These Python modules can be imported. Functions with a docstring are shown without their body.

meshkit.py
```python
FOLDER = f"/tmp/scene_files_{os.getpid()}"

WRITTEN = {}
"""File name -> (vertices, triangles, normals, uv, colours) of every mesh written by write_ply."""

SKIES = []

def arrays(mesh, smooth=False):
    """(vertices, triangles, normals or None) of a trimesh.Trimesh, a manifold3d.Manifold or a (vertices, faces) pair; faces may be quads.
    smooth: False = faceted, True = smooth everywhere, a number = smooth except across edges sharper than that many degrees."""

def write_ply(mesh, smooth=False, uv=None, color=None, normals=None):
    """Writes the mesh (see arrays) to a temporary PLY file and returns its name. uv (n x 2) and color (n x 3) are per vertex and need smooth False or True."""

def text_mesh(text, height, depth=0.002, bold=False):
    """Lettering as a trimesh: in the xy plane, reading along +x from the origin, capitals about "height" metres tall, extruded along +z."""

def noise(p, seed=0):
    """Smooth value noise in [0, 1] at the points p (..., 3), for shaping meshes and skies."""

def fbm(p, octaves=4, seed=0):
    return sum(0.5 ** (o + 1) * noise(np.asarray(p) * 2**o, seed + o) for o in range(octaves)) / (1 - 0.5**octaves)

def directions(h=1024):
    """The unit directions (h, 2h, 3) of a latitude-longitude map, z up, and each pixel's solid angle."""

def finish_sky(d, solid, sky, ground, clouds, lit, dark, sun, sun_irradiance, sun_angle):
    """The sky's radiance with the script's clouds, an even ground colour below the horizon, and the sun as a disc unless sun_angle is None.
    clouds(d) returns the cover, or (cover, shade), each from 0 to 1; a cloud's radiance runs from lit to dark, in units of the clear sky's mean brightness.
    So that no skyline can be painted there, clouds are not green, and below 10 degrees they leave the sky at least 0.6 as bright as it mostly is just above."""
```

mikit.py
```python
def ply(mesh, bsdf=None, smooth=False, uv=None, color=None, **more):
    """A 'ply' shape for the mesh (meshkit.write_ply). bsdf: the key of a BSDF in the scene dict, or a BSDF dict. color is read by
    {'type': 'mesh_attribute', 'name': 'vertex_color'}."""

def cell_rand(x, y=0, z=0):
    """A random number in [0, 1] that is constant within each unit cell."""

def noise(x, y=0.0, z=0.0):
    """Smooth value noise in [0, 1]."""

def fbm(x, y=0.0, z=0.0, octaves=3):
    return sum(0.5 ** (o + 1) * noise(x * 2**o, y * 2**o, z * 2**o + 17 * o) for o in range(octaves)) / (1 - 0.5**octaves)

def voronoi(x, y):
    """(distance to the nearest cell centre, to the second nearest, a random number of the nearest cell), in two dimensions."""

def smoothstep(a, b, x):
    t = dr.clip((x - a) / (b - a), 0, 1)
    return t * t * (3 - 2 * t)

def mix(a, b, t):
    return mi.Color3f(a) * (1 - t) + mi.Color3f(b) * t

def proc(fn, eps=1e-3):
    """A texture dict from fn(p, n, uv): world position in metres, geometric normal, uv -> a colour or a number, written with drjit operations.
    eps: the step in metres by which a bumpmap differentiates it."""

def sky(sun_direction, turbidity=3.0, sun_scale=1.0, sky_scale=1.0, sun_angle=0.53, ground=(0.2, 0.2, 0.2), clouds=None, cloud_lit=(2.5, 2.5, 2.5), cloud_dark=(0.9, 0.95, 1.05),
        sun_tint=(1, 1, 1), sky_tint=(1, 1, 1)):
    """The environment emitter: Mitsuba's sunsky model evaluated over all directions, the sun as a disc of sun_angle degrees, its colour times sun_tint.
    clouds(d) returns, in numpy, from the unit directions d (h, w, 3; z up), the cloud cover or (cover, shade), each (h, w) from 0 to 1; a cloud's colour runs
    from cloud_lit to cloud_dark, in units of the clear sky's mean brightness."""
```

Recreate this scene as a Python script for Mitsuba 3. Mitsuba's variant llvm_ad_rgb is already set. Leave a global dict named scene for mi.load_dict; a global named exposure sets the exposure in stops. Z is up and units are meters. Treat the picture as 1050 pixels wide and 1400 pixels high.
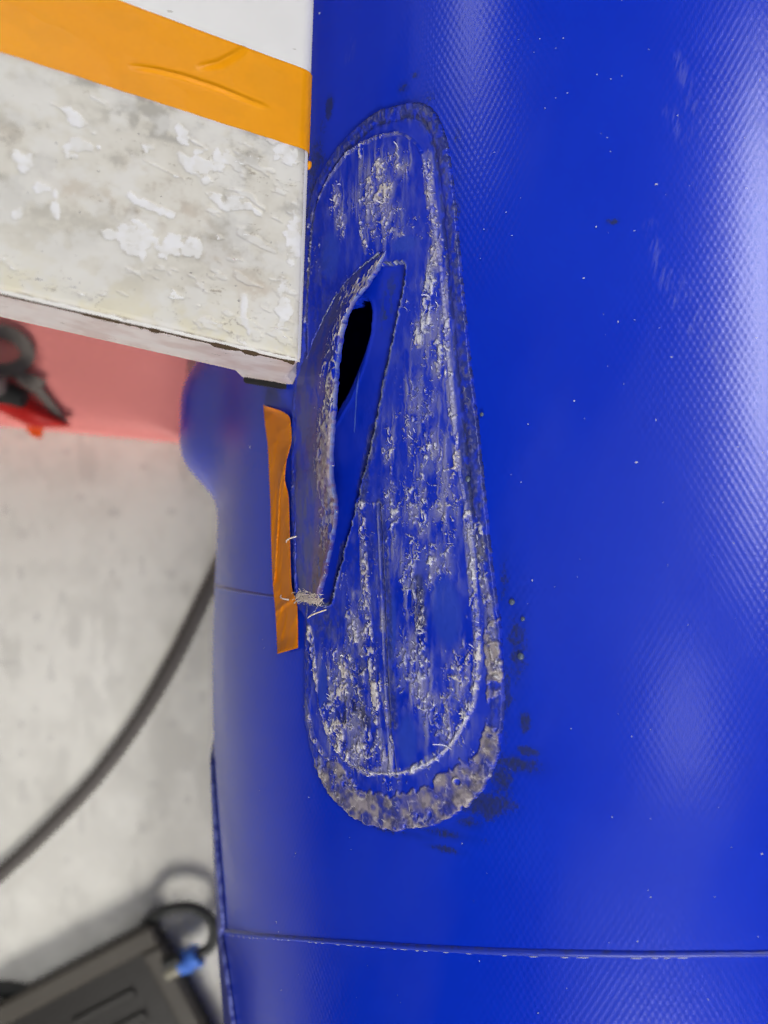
import math
import numpy as np
import trimesh
import shapely
from shapely.geometry import Polygon, LineString
from scipy.interpolate import PchipInterpolator
from scipy.ndimage import distance_transform_edt
import drjit as dr
import mitsuba as mi
import mikit
import meshkit
from mikit import proc, ply, smoothstep as dsmooth, mix as dmix

# ------------------------------------------------------------------ camera, sky, exposure
T = mi.ScalarTransform4f
CAM_Z = 0.25
FOCAL = 700 / math.tan(math.radians(30))
scene = {"type": "scene"}
labels = {}
scene["camera"] = {
    "type": "thinlens", "fov": 60.0, "fov_axis": "y", "near_clip": 0.005, "far_clip": 100.0,
    "aperture_radius": 0.0022, "focus_distance": 0.290,
    "to_world": T().look_at(origin=[0, 0, CAM_Z], target=[0, 0, 0], up=[0, 1, 0]),
}




def lamp(key, direction, dist, w, h, light, tint=(1, 1, 1)):
    """A flat workshop lamp or added fill panel hung at some distance, facing the tube; light = the irradiance it gives there."""
    d = np.array(direction, float)
    d /= np.linalg.norm(d)
    at = np.array([0.03, 0.0, -0.08])
    p = at + d * dist
    rad = light / (w * h / dist ** 2)
    scene[key] = {"type": "rectangle", "to_world": T().look_at(origin=p.tolist(), target=at.tolist(), up=[0, 1, 0.01]) @ T().scale([w / 2, h / 2, 1]),
                  "emitter": {"type": "area", "radiance": {"type": "rgb", "value": [rad * c for c in tint]}}}
    labels[key] = {"kind": "structure"}


# a workshop: a strip lamp up on the right, one behind the viewer, weaker ones further off, and an added, unseen wide panel overhead for soft fill
lamp("ceiling_lamp", (0.38, 0.30, 1.0), 2.0, 0.34, 0.80, 1.50, (0.98, 0.98, 1.0))
lamp("ceiling_lamp_001", (0.05, -1.25, 1.0), 2.4, 0.9, 0.7, 2.5, (1.0, 0.97, 0.92))
lamp("ceiling_lamp_002", (0.04, -0.20, 1.0), 2.4, 0.5, 0.45, 0.16)
lamp("ceiling_lamp_003", (-1.15, 1.0, 1.0), 2.8, 0.26, 0.40, 0.13)
lamp("fill_panel", (0.0, 0.0, 1.0), 4.0, 6.0, 6.0, 0.42, (0.97, 0.99, 1.0))
exposure = 0.0

# ------------------------------------------------------------------ helpers
rng = np.random.default_rng(11)


def sst(a, b, x):
    t = np.clip((x - a) / (b - a), 0, 1)
    return t * t * (3 - 2 * t)


def mixc(a, b, t):
    return np.asarray(a) * (1 - t[..., None]) + np.asarray(b) * t[..., None]


def n2(x, y, seed=0):
    return meshkit.noise(np.stack([x, y, np.zeros_like(x) + seed * 7.31], -1), seed)


def f2(x, y, octaves=4, seed=0):
    return meshkit.fbm(np.stack([x, y, np.zeros_like(x) + seed * 3.17], -1), octaves, seed)


def grid_faces(n, m):
    i, j = np.meshgrid(np.arange(n - 1), np.arange(m - 1), indexing="ij")
    a = i * m + j
    q = np.stack([a, a + m, a + m + 1, a + 1], -1).reshape(-1, 4)
    return np.vstack([q[:, [0, 1, 2]], q[:, [0, 2, 3]]])


def compact(v, f, *extra):
    used = np.unique(f)
    re = np.full(len(v), -1)
    re[used] = np.arange(len(used))
    return (v[used], re[f]) + tuple(e[used] for e in extra)


def fix(v, f):
    m = trimesh.Trimesh(v, f, process=False)
    m.fix_normals()
    return np.array(m.vertices), np.array(m.faces)


def sheet(top, thick, normals):
    """A grid (n, m, 3) as a closed thin sheet, thickened against its normals."""
    n, m = top.shape[:2]
    low = top - normals * thick
    v = np.vstack([top.reshape(-1, 3), low.reshape(-1, 3)])
    f = grid_faces(n, m)
    rim = np.concatenate([np.arange(m), np.arange(1, n) * m + m - 1, (n - 1) * m + np.arange(m - 2, -1, -1), np.arange(n - 2, 0, -1) * m])
    nx = np.roll(rim, -1)
    k = n * m
    side = np.vstack([np.stack([rim, nx, nx + k], -1), np.stack([rim, nx + k, rim + k], -1)])
    f = np.vstack([f, f[:, ::-1] + k, side])
    m_ = trimesh.Trimesh(v, f, process=False)
    if np.einsum("ij,ij->i", m_.face_normals[: len(grid_faces(n, m))], np.repeat(normals.reshape(-1, 3)[:1], 1, 0) + 0 * m_.face_normals[: len(grid_faces(n, m))]).mean() < 0:
        f = f[:, ::-1]
    return v, f


def tube(points, radii, sides=12):
    p = np.asarray(points, float)
    t = np.gradient(p, axis=0)
    t /= np.linalg.norm(t, axis=1, keepdims=True) + 1e-12
    a = np.cross(t, np.where(np.abs(t[:, 2:]) < 0.9, [0, 0, 1.0], [1.0, 0, 0]))
    a /= np.linalg.norm(a, axis=1, keepdims=True) + 1e-12
    b = np.cross(t, a)
    ang = np.arange(sides) * 2 * np.pi / sides
    r = np.broadcast_to(radii, (len(p),))[:, None, None]
    v = p[:, None] + r * (np.cos(ang)[None, :, None] * a[:, None] + np.sin(ang)[None, :, None] * b[:, None])
    i, j = np.meshgrid(np.arange(len(p) - 1), np.arange(sides), indexing="ij")
    q = np.stack([i * sides + j, i * sides + (j + 1) % sides, (i + 1) * sides + (j + 1) % sides, (i + 1) * sides + j], -1).reshape(-1, 4)
    v = np.vstack([v.reshape(-1, 3), p[:1], p[-1:]])
    e = (len(p) - 1) * sides
    c = len(v) - 2
    caps = [[c, (k + 1) % sides, k] for k in range(sides)] + [[c + 1, e + k, e + (k + 1) % sides] for k in range(sides)]
    return fix(v, np.vstack([q[:, [0, 1, 2]], q[:, [0, 2, 3]], caps]))


def spline(pts, n):
    p = np.asarray(pts, float)
    s = np.concatenate([[0], np.cumsum(np.linalg.norm(np.diff(p, axis=0), axis=1))])
    return PchipInterpolator(s, p)(np.linspace(0, s[-1], n))


def box(lo, hi, bevel=0.0):
    lo, hi = np.asarray(lo, float), np.asarray(hi, float)
    if bevel <= 0:
        return trimesh.creation.box(bounds=[lo, hi])
    c = []
    for s in np.ndindex(2, 2, 2):
        corner = np.where(s, hi, lo)
        inward = np.where(s, -1, 1) * bevel
        for k in range(3):
            q = corner + inward
            q[k] = corner[k]
            c.append(q)
    return trimesh.convex.convex_hull(np.array(c))


def put(key, mesh, bsdf, label=None, cat=None, group=None, kind=None, **kw):
    scene[key] = ply(mesh, bsdf, **kw)
    tag(key, label, cat, group, kind)


def tag(key, label=None, cat=None, group=None, kind=None):
    e = {k: v for k, v in (("label", label), ("category", cat), ("group", group), ("kind", kind)) if v}
    if e:
        labels[key] = e


def ray_depth(px, py, depth):
    """The point that lies at the given depth below the camera's height, seen at a place measured on the photograph."""
    px, py, depth = np.broadcast_arrays(*(np.asarray(q, float) for q in (px, py, depth)))
    return np.stack([(px - 525) / FOCAL * depth, (700 - py) / FOCAL * depth, CAM_Z - depth], -1)


# ------------------------------------------------------------------ the tube's form
R0, XC = 0.20, 0.1166
ZC = -R0
_shrink = PchipInterpolator([-2, -0.6, -0.36, -0.261, -0.213, -0.131, -0.075, 0.015, 0.1, 0.3, 0.6, 2],
                            [0.08, 0.05, 0.022, 0.0105, 0.0055, 0.0015, 0.0, 0.0035, 0.0065, 0.010, 0.012, 0.012])


def radius(y):
    y = np.asarray(y, float)
    dome = np.sqrt(np.clip(1 - np.clip((np.abs(y) - 0.85) / 0.25, 0, 1) ** 2, 0, 1))
    return (R0 - 0.9 * _shrink(y)) * dome


def surf(U, y, h=0.0):
    """Point of the tube: U = length round the tube from its crest towards the left, y = along it, h = above the skin."""
    th = np.asarray(U) / R0
    r = radius(y) + h
    return np.stack(np.broadcast_arrays(XC - r * np.sin(th), y, ZC + r * np.cos(th)), -1)


def normal(U):
    th = np.asarray(U, float) / R0
    return np.stack([-np.sin(th), 0 * th, np.cos(th)], -1)


def on_tube(px, py, h=0.0):
    """Where the line of sight of a measured place meets the tube (raised by h): (U, y)."""
    dx, dy = (np.asarray(px, float) - 525) / FOCAL, (700 - np.asarray(py, float)) / FOCAL
    dx, dy, h = np.broadcast_arrays(dx, dy, np.asarray(h, float))
    y = dy * 0.31
    for _ in range(12):
        r = radius(y) + h
        a = dx * dx + 1
        b = -dx * XC - (CAM_Z - ZC)
        c = XC ** 2 + (CAM_Z - ZC) ** 2 - r * r
        t = (-b - np.sqrt(np.maximum(b * b - a * c, 0))) / a
        y = dy * t
    x, z = dx * t, CAM_Z - t
    return np.arctan2(XC - x, z - ZC) * R0, y


def uy(pts, h=0.0):
    p = np.asarray(pts, float)
    return np.stack(on_tube(p[:, 0], p[:, 1], h), -1)


def seg_dist(U, Y, line):
    """Distance of each point to a polyline, and where along it (0 to 1)."""
    L = np.asarray(line)
    cum = np.concatenate([[0], np.cumsum(np.linalg.norm(np.diff(L, axis=0), axis=1))])
    best, where = np.full(U.shape, 9.0), np.zeros(U.shape)
    for k in range(len(L) - 1):
        d = L[k + 1] - L[k]
        n = d @ d
        t = np.clip(((U - L[k, 0]) * d[0] + (Y - L[k, 1]) * d[1]) / n, 0, 1)
        q = np.hypot(U - L[k, 0] - t * d[0], Y - L[k, 1] - t * d[1])
        m = q < best
        best[m] = q[m]
        where[m] = (cum[k] + t[m] * math.sqrt(n)) / cum[-1]
    return best, where


# ------------------------------------------------------------------ materials
BLUE = np.array([0.0015, 0.024, 0.50])


def diffuse(key, rgb, rough=0.6, spec=0.4, **more):
    scene[key] = {"type": "twosided", "bsdf": {"type": "principled", "base_color": {"type": "rgb", "value": list(rgb)}, "roughness": rough, "specular": spec, **more}}


scene["vertex_paint"] = {"type": "twosided", "bsdf": {"type": "principled", "base_color": {"type": "mesh_attribute", "name": "vertex_color"}, "roughness": 0.36, "specular": 0.35}}
scene["vertex_matt"] = {"type": "twosided", "bsdf": {"type": "principled", "base_color": {"type": "mesh_attribute", "name": "vertex_color"}, "roughness": 0.8, "specular": 0.2}}

# dark smears on the skin round the patch, and painted shade beside the beam: (px, py, half width, half height in px, strength)
SMEARS_SHADE = [(684, 1060, 22, 40, 0.95), (655, 1098, 40, 22, 0.95), (600, 1138, 50, 12, 0.8), (520, 1132, 40, 10, 0.6), (690, 940, 12, 80, 0.7), (705, 1045, 40, 16, 1.0), (722, 1028, 16, 8, 1.0), (717, 985, 9, 16, 0.8), (660, 1100, 40, 22, 1.0), (605, 1160, 24, 7, 0.9), (560, 1140, 40, 10, 0.7),
          (705, 880, 16, 75, 0.75), (690, 800, 10, 60, 0.5), (640, 1125, 20, 14, 0.8), (450, 145, 5, 10, 1.1), (568, 103, 5, 4, 0.9), (552, 120, 8, 6, 0.8), (838, 303, 9, 4, 0.7),
          (430, 260, 14, 70, 0.7), (418, 400, 10, 80, 0.9), (570, 136, 34, 10, 0.45), (625, 250, 8, 120, 0.35)]  # the first pair here paints the beam's shade onto the skin
_sm = []
for sx, sy, sw, sh, st in SMEARS_SHADE:
    (u0, y0), (u1, y1) = uy([(sx, sy), (sx + 1, sy + 1)])
    _sm.append((float(u0), float(y0), float(abs(u1 - u0) * sw), float(abs(y1 - y0) * sh), st))
# pale dry scuffs: polylines on the skin
SCUFFS = [[(890, 310), (905, 380), (930, 425), (960, 480)], [(925, 375), (950, 430), (985, 500)], [(928, 80), (945, 140), (955, 180)], [(480, 60), (477, 80)], [(915, 150), (935, 190)]]
_sc = [[tuple(float(q) for q in r) for r in uy(s)] for s in SCUFFS]


def skin_colour(p, n, uv):
    u, y = uv.x, uv.y
    warp = mikit.fbm(u * 300, y * 300, 2.0, 3)
    fine = mikit.fbm(u * 1500, y * 1100, 5.0, 3)
    dark = mi.Float(0)
    for u0, y0, ru, ry, st in _sm:
        q = dr.square((u - u0) / ru) + dr.square((y - y0) / ry)
        dark = dr.maximum(dark, st * dr.exp(-q))
    broad = mikit.fbm(u * 160 + warp * 1.5, y * 160, 8.0, 4)
    grime = dsmooth(0.66, 0.94, dark * 0.50 + broad * 0.62 + fine * 0.30) * dsmooth(0.04, 0.25, dark)  # breaks up the smears and the painted beam shade alike
    pale = mi.Float(0)
    for line in _sc:
        for a, b in zip(line[:-1], line[1:]):
            dx, dy = b[0] - a[0], b[1] - a[1]
            t = dr.clip(((u - a[0]) * dx + (y - a[1]) * dy) / (dx * dx + dy * dy), 0, 1)
            d = dr.sqrt(dr.square(u - a[0] - t * dx) + dr.square(y - a[1] - t * dy))
            pale = dr.maximum(pale, 1 - dsmooth(0.0002, 0.0032, d))
    wisp = mikit.fbm(u * 1400 + y * 350, y * 260 - u * 60, 9.0, 3)
    pale = pale * dsmooth(0.42, 0.8, wisp) * 0.15
    haze = mikit.fbm(u * 40 + 3, y * 40, 1.0, 3)
    c = dmix(BLUE.tolist(), (0.003, 0.031, 0.54), haze)
    c = dmix(c, (0.32, 0.34, 0.55), pale)
    fade = dsmooth(0.45, 0.75, mikit.fbm(u * 26 + y * 9, y * 9, 6.0, 5))
    c = dmix(c, (0.03, 0.055, 0.50), fade * 0.3)
    c = dmix(c, (0.004, 0.016, 0.16), dr.clip(dark, 0, 1) * (0.3 + 0.6 * warp) * 0.75)
    return dmix(c, (0.026, 0.032, 0.055), dr.clip(grime, 0, 1) * (0.35 + 0.55 * fine))


def weave(p, n, uv):
    u, y = uv.x, uv.y
    w = 0.10 * mikit.noise(u * 60, y * 60)
    a = 2 * math.pi * (u / 0.0021 + y / 0.0036 + w)
    b = 2 * math.pi * (u / 0.0021 - y / 0.0036 + w)
    h = 0.5 + 0.25 * (dr.cos(a) + dr.cos(b))
    amp = 0.55 + 0.9 * dsmooth(0.3, 0.75, mikit.fbm(u * 22, y * 22, 4.0, 2))
    lump = mikit.fbm(u * 120, y * 120, 7.0, 3)
    return h * amp + 1.6 * lump


scene["blue_skin"] = {"type": "twosided", "bsdf": {"type": "bumpmap", "scale": 0.000034, "arbitrary": proc(weave, eps=1.2e-4),
                      "bsdf": {"type": "principled", "base_color": proc(skin_colour), "roughness": 0.24, "specular": 0.38}}}
diffuse("plain_blue", (0.012, 0.022, 0.26), 0.3, 0.4)
diffuse("dull_navy", (0.028, 0.030, 0.15), 0.45, 0.6)
diffuse("cavity_black", (0.004, 0.005, 0.012), 0.9, 0.0)

# ------------------------------------------------------------------ floor
def concrete(p, n, uv):
    a = mikit.fbm(p.x * 9, p.y * 9, 1.0, 4)
    b = mikit.fbm(p.x * 70, p.y * 70, 2.0, 4)
    c = mikit.fbm(p.x * 55 + 9, p.y * 28, 4.0, 3)
    col = dmix((0.66, 0.64, 0.58), (0.76, 0.74, 0.675), dsmooth(0.3, 0.7, a * 0.5 + b * 0.5))
    col = dmix(col, (0.55, 0.53, 0.48), 0.5 * dsmooth(0.55, 0.72, c))
    return dmix(col, (0.45, 0.43, 0.40), 0.3 * dsmooth(0.84, 0.9, mikit.noise(p.x * 90, p.y * 90, 3.0)))


scene["concrete"] = {"type": "twosided", "bsdf": {"type": "principled", "base_color": proc(concrete), "roughness": 0.75, "specular": 0.3}}
FLOOR = -0.4015
g = np.linspace(-1, 1, 41)
g = np.sign(g) * np.abs(g) ** 2 * 20
gx, gy = np.meshgrid(g, g, indexing="ij")
put("floor", (np.stack([gx, gy, np.full_like(gx, FLOOR)], -1).reshape(-1, 3), grid_faces(41, 41)), "concrete", "pale mottled concrete floor lying under the blue tube", kind="structure")

# ------------------------------------------------------------------ the blue tube: skin with a hole cut in to give the black shade by the flap
HOLE = [(484, 416), (493, 406), (502, 409), (508, 425), (507, 447), (500, 474), (488, 505), (475, 535), (463, 556), (452, 572), (440, 572), (440, 500), (455, 440), (470, 418)]
hole = Polygon(uy(spline(HOLE + HOLE[:1], 80)[:-1])).buffer(0)
TUBE = "inflatable_tube"
tag(TUBE, "big glossy blue inflatable boat tube with a long worn torn patch on it", "inflatable tube")
th = np.concatenate([np.radians(np.arange(-245, -8, 3.0)), np.radians(np.arange(-8, 115, 0.35))])
ys = np.concatenate([np.linspace(-1.1, -0.9, 24), np.arange(-0.89, -0.33, 0.02), np.arange(-0.32, 0.3, 0.0016), np.arange(0.31, 0.9, 0.02), np.linspace(0.9, 1.1, 24)])
th = np.append(th, th[0] + 2 * np.pi)
Ug, Yg = np.meshgrid(th * R0, ys, indexing="ij")
# a rounded bulge swells out of the tube's left side, below the beam
Bh = 0.025 * np.exp(-np.abs((Ug / R0 - 1.78) / 0.44) ** 4 - np.abs((Yg - 0.046) / 0.034) ** 4)
V = surf(Ug, Yg, Bh).reshape(-1, 3)
Fc = grid_faces(*Ug.shape)
cu, cy = Ug.reshape(-1)[Fc].mean(1), Yg.reshape(-1)[Fc].mean(1)
near = (np.abs(cu - hole.centroid.x) < 0.06) & (np.abs(cy - hole.centroid.y) < 0.08)
inside = np.zeros(len(Fc), bool)
inside[near] = shapely.contains_xy(hole.buffer(0.0022), cu[near], cy[near])
Fc = Fc[~inside]
Vn = normal(Ug).reshape(-1, 3)
tri = V[Fc[:20000:50]]
if np.einsum("ij,ij->", np.cross(tri[:, 1] - tri[:, 0], tri[:, 2] - tri[:, 0]), Vn[Fc[:20000:50, 0]]) < 0:
    Fc = Fc[:, ::-1]
put(TUBE + "__skin", (V, Fc), "blue_skin", smooth=True, uv=np.stack([Ug, Yg], -1).reshape(-1, 2))

def ribbon(line_a, line_b, h_edge, h_mid, across=9, n=300):
    """A raised strip on the tube between two polylines given in (U, y), domed across and ending flush with the skin."""
    a, b = spline(line_a, n), spline(line_b, n)
    s = np.linspace(0, 1, across)
    q = a[:, None] * (1 - s)[None, :, None] + b[:, None] * s[None, :, None]
    h = np.broadcast_to(h_edge + (h_mid - h_edge) * np.sin(np.pi * s) ** 0.5, q.shape[:2])
    return q, h


def orient(v, f, U):
    t = v[f]
    nn = normal(U.reshape(-1)[f[:, 0]])
    return f if np.einsum("ij,ij->", np.cross(t[:, 1] - t[:, 0], t[:, 2] - t[:, 0]), nn) > 0 else f[:, ::-1]


# seam round the tube at the bottom of the photo
top_seam = uy([(302, 1268), (340, 1274), (420, 1281), (560, 1290), (700, 1296), (850, 1299), (1000, 1299), (1120, 1297)])
low_seam = uy([(302, 1277), (340, 1282), (420, 1288), (560, 1299), (700, 1307), (850, 1310), (1000, 1309), (1120, 1307)])
q, h = ribbon(top_seam, low_seam, -0.0001, 0.0007, 13, 500)
wob = 0.0003 * (f2(q[..., 0] * 400, q[..., 1] * 90, 3, 3) - 0.5)
v = surf(q[..., 0], q[..., 1] + wob, h)
dirt = sst(0.45, 0.7, f2(q[..., 0] * 500, q[..., 1] * 300, 3, 8)) * np.linspace(1, 0, 13)[None] ** 1.5
col = mixc(mixc(BLUE * 0.9, (0.06, 0.09, 0.36), np.broadcast_to(np.linspace(0.1, 0.5, 13)[None], dirt.shape)), (0.05, 0.055, 0.07), 0.6 * dirt)
f = grid_faces(*h.shape)
v_ = v.reshape(-1, 3)
put(TUBE + "__seam_strip", (v_, orient(v_, f, q[..., 0])), "vertex_paint", smooth=True, color=col.reshape(-1, 3))
# white glue beads squeezed out along the seam's lower edge
low = spline(low_seam, 900)
beads = []
k = 20
while k < 880:
    ln = int(rng.integers(5, 13))
    if rng.random() < (0.8 if 120 < k < 560 else 0.35):
        seg = low[k:k + ln]
        p = surf(seg[:, 0], seg[:, 1] + 0.0002, 0.0004)
        beads.append(trimesh.Trimesh(*tube(p, 0.00022 * np.sin(np.linspace(0.25, np.pi - 0.25, len(p))) * rng.uniform(0.6, 1.15), 6), process=False))
    k += ln + int(rng.integers(2, 9))
diffuse("pale_glue", (0.40, 0.42, 0.55), 0.5)
put(TUBE + "__seam_glue_bead", trimesh.util.concatenate(beads), "pale_glue", "broken pale glue line along the lower edge of the seam", kind="stuff", smooth=True)

# lap strip running along the tube's left edge
inner = uy([(290, 1010), (297, 1110), (303, 1190), (308, 1250), (309, 1266), (306, 1278), (311, 1310), (318, 1360), (325, 1410), (332, 1470)])
outer = inner + [0.03, 0]
q, h = ribbon(inner, outer, 0.0, 0.0, 24, 240)
s = np.linspace(0, 1, 24)
h = np.broadcast_to(np.where(s < 0.04, 0.0004, 0.0019) * (s < 0.99), q.shape[:2]).copy()
h[:20] *= np.linspace(0, 1, 20)[:, None]
v = surf(q[..., 0], q[..., 1], h)
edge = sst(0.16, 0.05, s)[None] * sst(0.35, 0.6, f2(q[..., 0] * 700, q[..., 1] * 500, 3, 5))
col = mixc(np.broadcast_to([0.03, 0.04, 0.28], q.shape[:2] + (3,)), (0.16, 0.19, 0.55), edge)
f = grid_faces(*h.shape)
v_ = v.reshape(-1, 3)
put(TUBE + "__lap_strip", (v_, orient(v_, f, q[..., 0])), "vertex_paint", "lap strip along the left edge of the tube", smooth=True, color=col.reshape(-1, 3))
# faint seam beside the tape
q, h = ribbon(uy([(291, 797), (320, 804), (360, 811), (420, 819)]), uy([(291, 803), (320, 810), (360, 816), (420, 823)]), -0.0002, 0.00035, 7, 120)
v_ = surf(q[..., 0], q[..., 1], h).reshape(-1, 3)
put(TUBE + "__faint_seam", (v_, orient(v_, grid_faces(*h.shape), q[..., 0])), "plain_blue", smooth=True)

# ------------------------------------------------------------------ the worn patch on the tube
OUT = [(548, 143), (575, 140), (597, 155), (611, 190), (620, 240), (629, 330), (638, 430), (648, 520), (657, 600), (667, 700), (678, 800), (687, 870), (690, 960),
       (683, 1030), (665, 1075), (630, 1110), (590, 1130), (545, 1136), (500, 1127), (470, 1106), (445, 1075), (428, 1030), (418, 975), (418, 900), (420, 850), (404, 822),
       (403, 760), (400, 690), (400, 610), (403, 540), (410, 470), (414, 400), (418, 330), (427, 270), (450, 220), (488, 175), (520, 151)]
RING = [(545, 183), (571, 198), (583, 225), (589, 262), (594, 300), (606, 380), (613, 470), (621, 560), (629, 640), (640, 700), (648, 770), (653, 840), (655, 900), (650, 950),
        (635, 990), (605, 1030), (570, 1050), (545, 1056), (510, 1056), (480, 1042), (455, 1010), (440, 960), (431, 900), (424, 840), (425, 520), (424, 400), (430, 310), (446, 258), (478, 210), (515, 189)]
EXPOSED = [(527, 345), (516, 361), (553, 360), (557, 371), (547, 430), (537, 480), (524, 540), (514, 596), (501, 650), (491, 690), (478, 740), (463, 800), (455, 827), (436, 826), (409, 815), (408, 700), (410, 600), (418, 520), (440, 450), (478, 388)]
STEP = 0.0003


def outline(pts, n=260):
    return Polygon(uy(spline(pts + pts[:1], n)[:-1])).buffer(0)


pol_out, pol_ring, pol_exp = outline(OUT), outline(RING), outline(EXPOSED, 160)
u0, y0, u1, y1 = pol_out.buffer(0.004).bounds
gu, gy_ = np.arange(u0, u1, STEP), np.arange(y0, y1, STEP)
PU, PY = np.meshgrid(gu, gy_, indexing="ij")
wu = 0.0011 * (f2(PU * 500, PY * 500, 3, 21) - 0.5)
wy = 0.0011 * (f2(PU * 500, PY * 500, 3, 22) - 0.5)


def local(px, py):
    a = uy([(px, py)])[0]
    return a[0], a[1]


def signed(pol, rough=1.0):
    m = shapely.contains_xy(pol, PU + wu * rough, PY + wy * rough)
    return (distance_transform_edt(m) - distance_transform_edt(~m)) * STEP


low_k = sst(local(560, 960)[1], local(560, 1080)[1], PY)
s_out, s_ring, s_exp, s_hole = signed(pol_out, 0.8 + 1.5 * low_k), signed(pol_ring, 0.6), signed(pol_exp, 1.7), signed(hole, 0.15)
mm_u, mm_y = PU * 1000, PY * 1000


def blob(px, py, rx, ry, tilt=0.0):
    """A soft oval round a measured place; rx, ry in photo pixels."""
    c, e, d = uy([(px, py), (px + rx, py), (px, py + ry)])
    a, b = np.linalg.norm(e - c), np.linalg.norm(d - c)
    du, dy = -(PU - c[0]), PY - c[1]
    ct, stt = math.cos(tilt), math.sin(tilt)
    x_, y_ = du * ct + dy * stt, -du * stt + dy * ct
    return np.exp(-((x_ / a) ** 2 + (y_ / b) ** 2))


def strip(pts, w, taper=0.0):
    """A soft strip along measured places; w = half width in photo pixels."""
    d, t = seg_dist(PU, PY, uy(pts))
    px = 0.00029
    return sst(1.35, 0.55, d / (w * px)) * (1 - taper * np.abs(2 * t - 1) ** 4)


inside = s_out > 0
# --- how much pale residue lies where (0..1)
res = np.zeros_like(PU)
for b in [(517, 285, 26, 46, 0.35), (530, 300, 20, 28, 0.4), (508, 262, 12, 30, 0.2), (524, 235, 16, 26, 0), (465, 275, 9, 26, 0), (470, 300, 8, 24, 0), (548, 225, 16, 22, 0), (527, 262, 20, 18, 0.2)]:
    res = np.maximum(res, blob(*b))
for b in [(592, 420, 17, 50, 0), (600, 480, 18, 60, 0), (573, 455, 9, 30, 0), (580, 545, 26, 45, 0), (590, 620, 30, 50, 0), (566, 590, 12, 60, 0), (610, 690, 24, 60, 0), (575, 700, 22, 70, 0),
          (535, 610, 10, 40, 0), (540, 700, 12, 60, 0), (595, 390, 10, 40, 0), (600, 770, 24, 50, 0), (560, 790, 14, 60, 0)]:
    res = np.maximum(res, 0.78 * blob(*b))
for b in [(478, 915, 26, 36, 0), (470, 950, 34, 50, 0), (488, 975, 24, 40, 0), (500, 1020, 26, 30, 0), (465, 1000, 14, 40, 0), (486, 1032, 24, 18, 0), (490, 860, 16, 40, 0)]:
    res = np.maximum(res, 0.95 * blob(*b))
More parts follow.
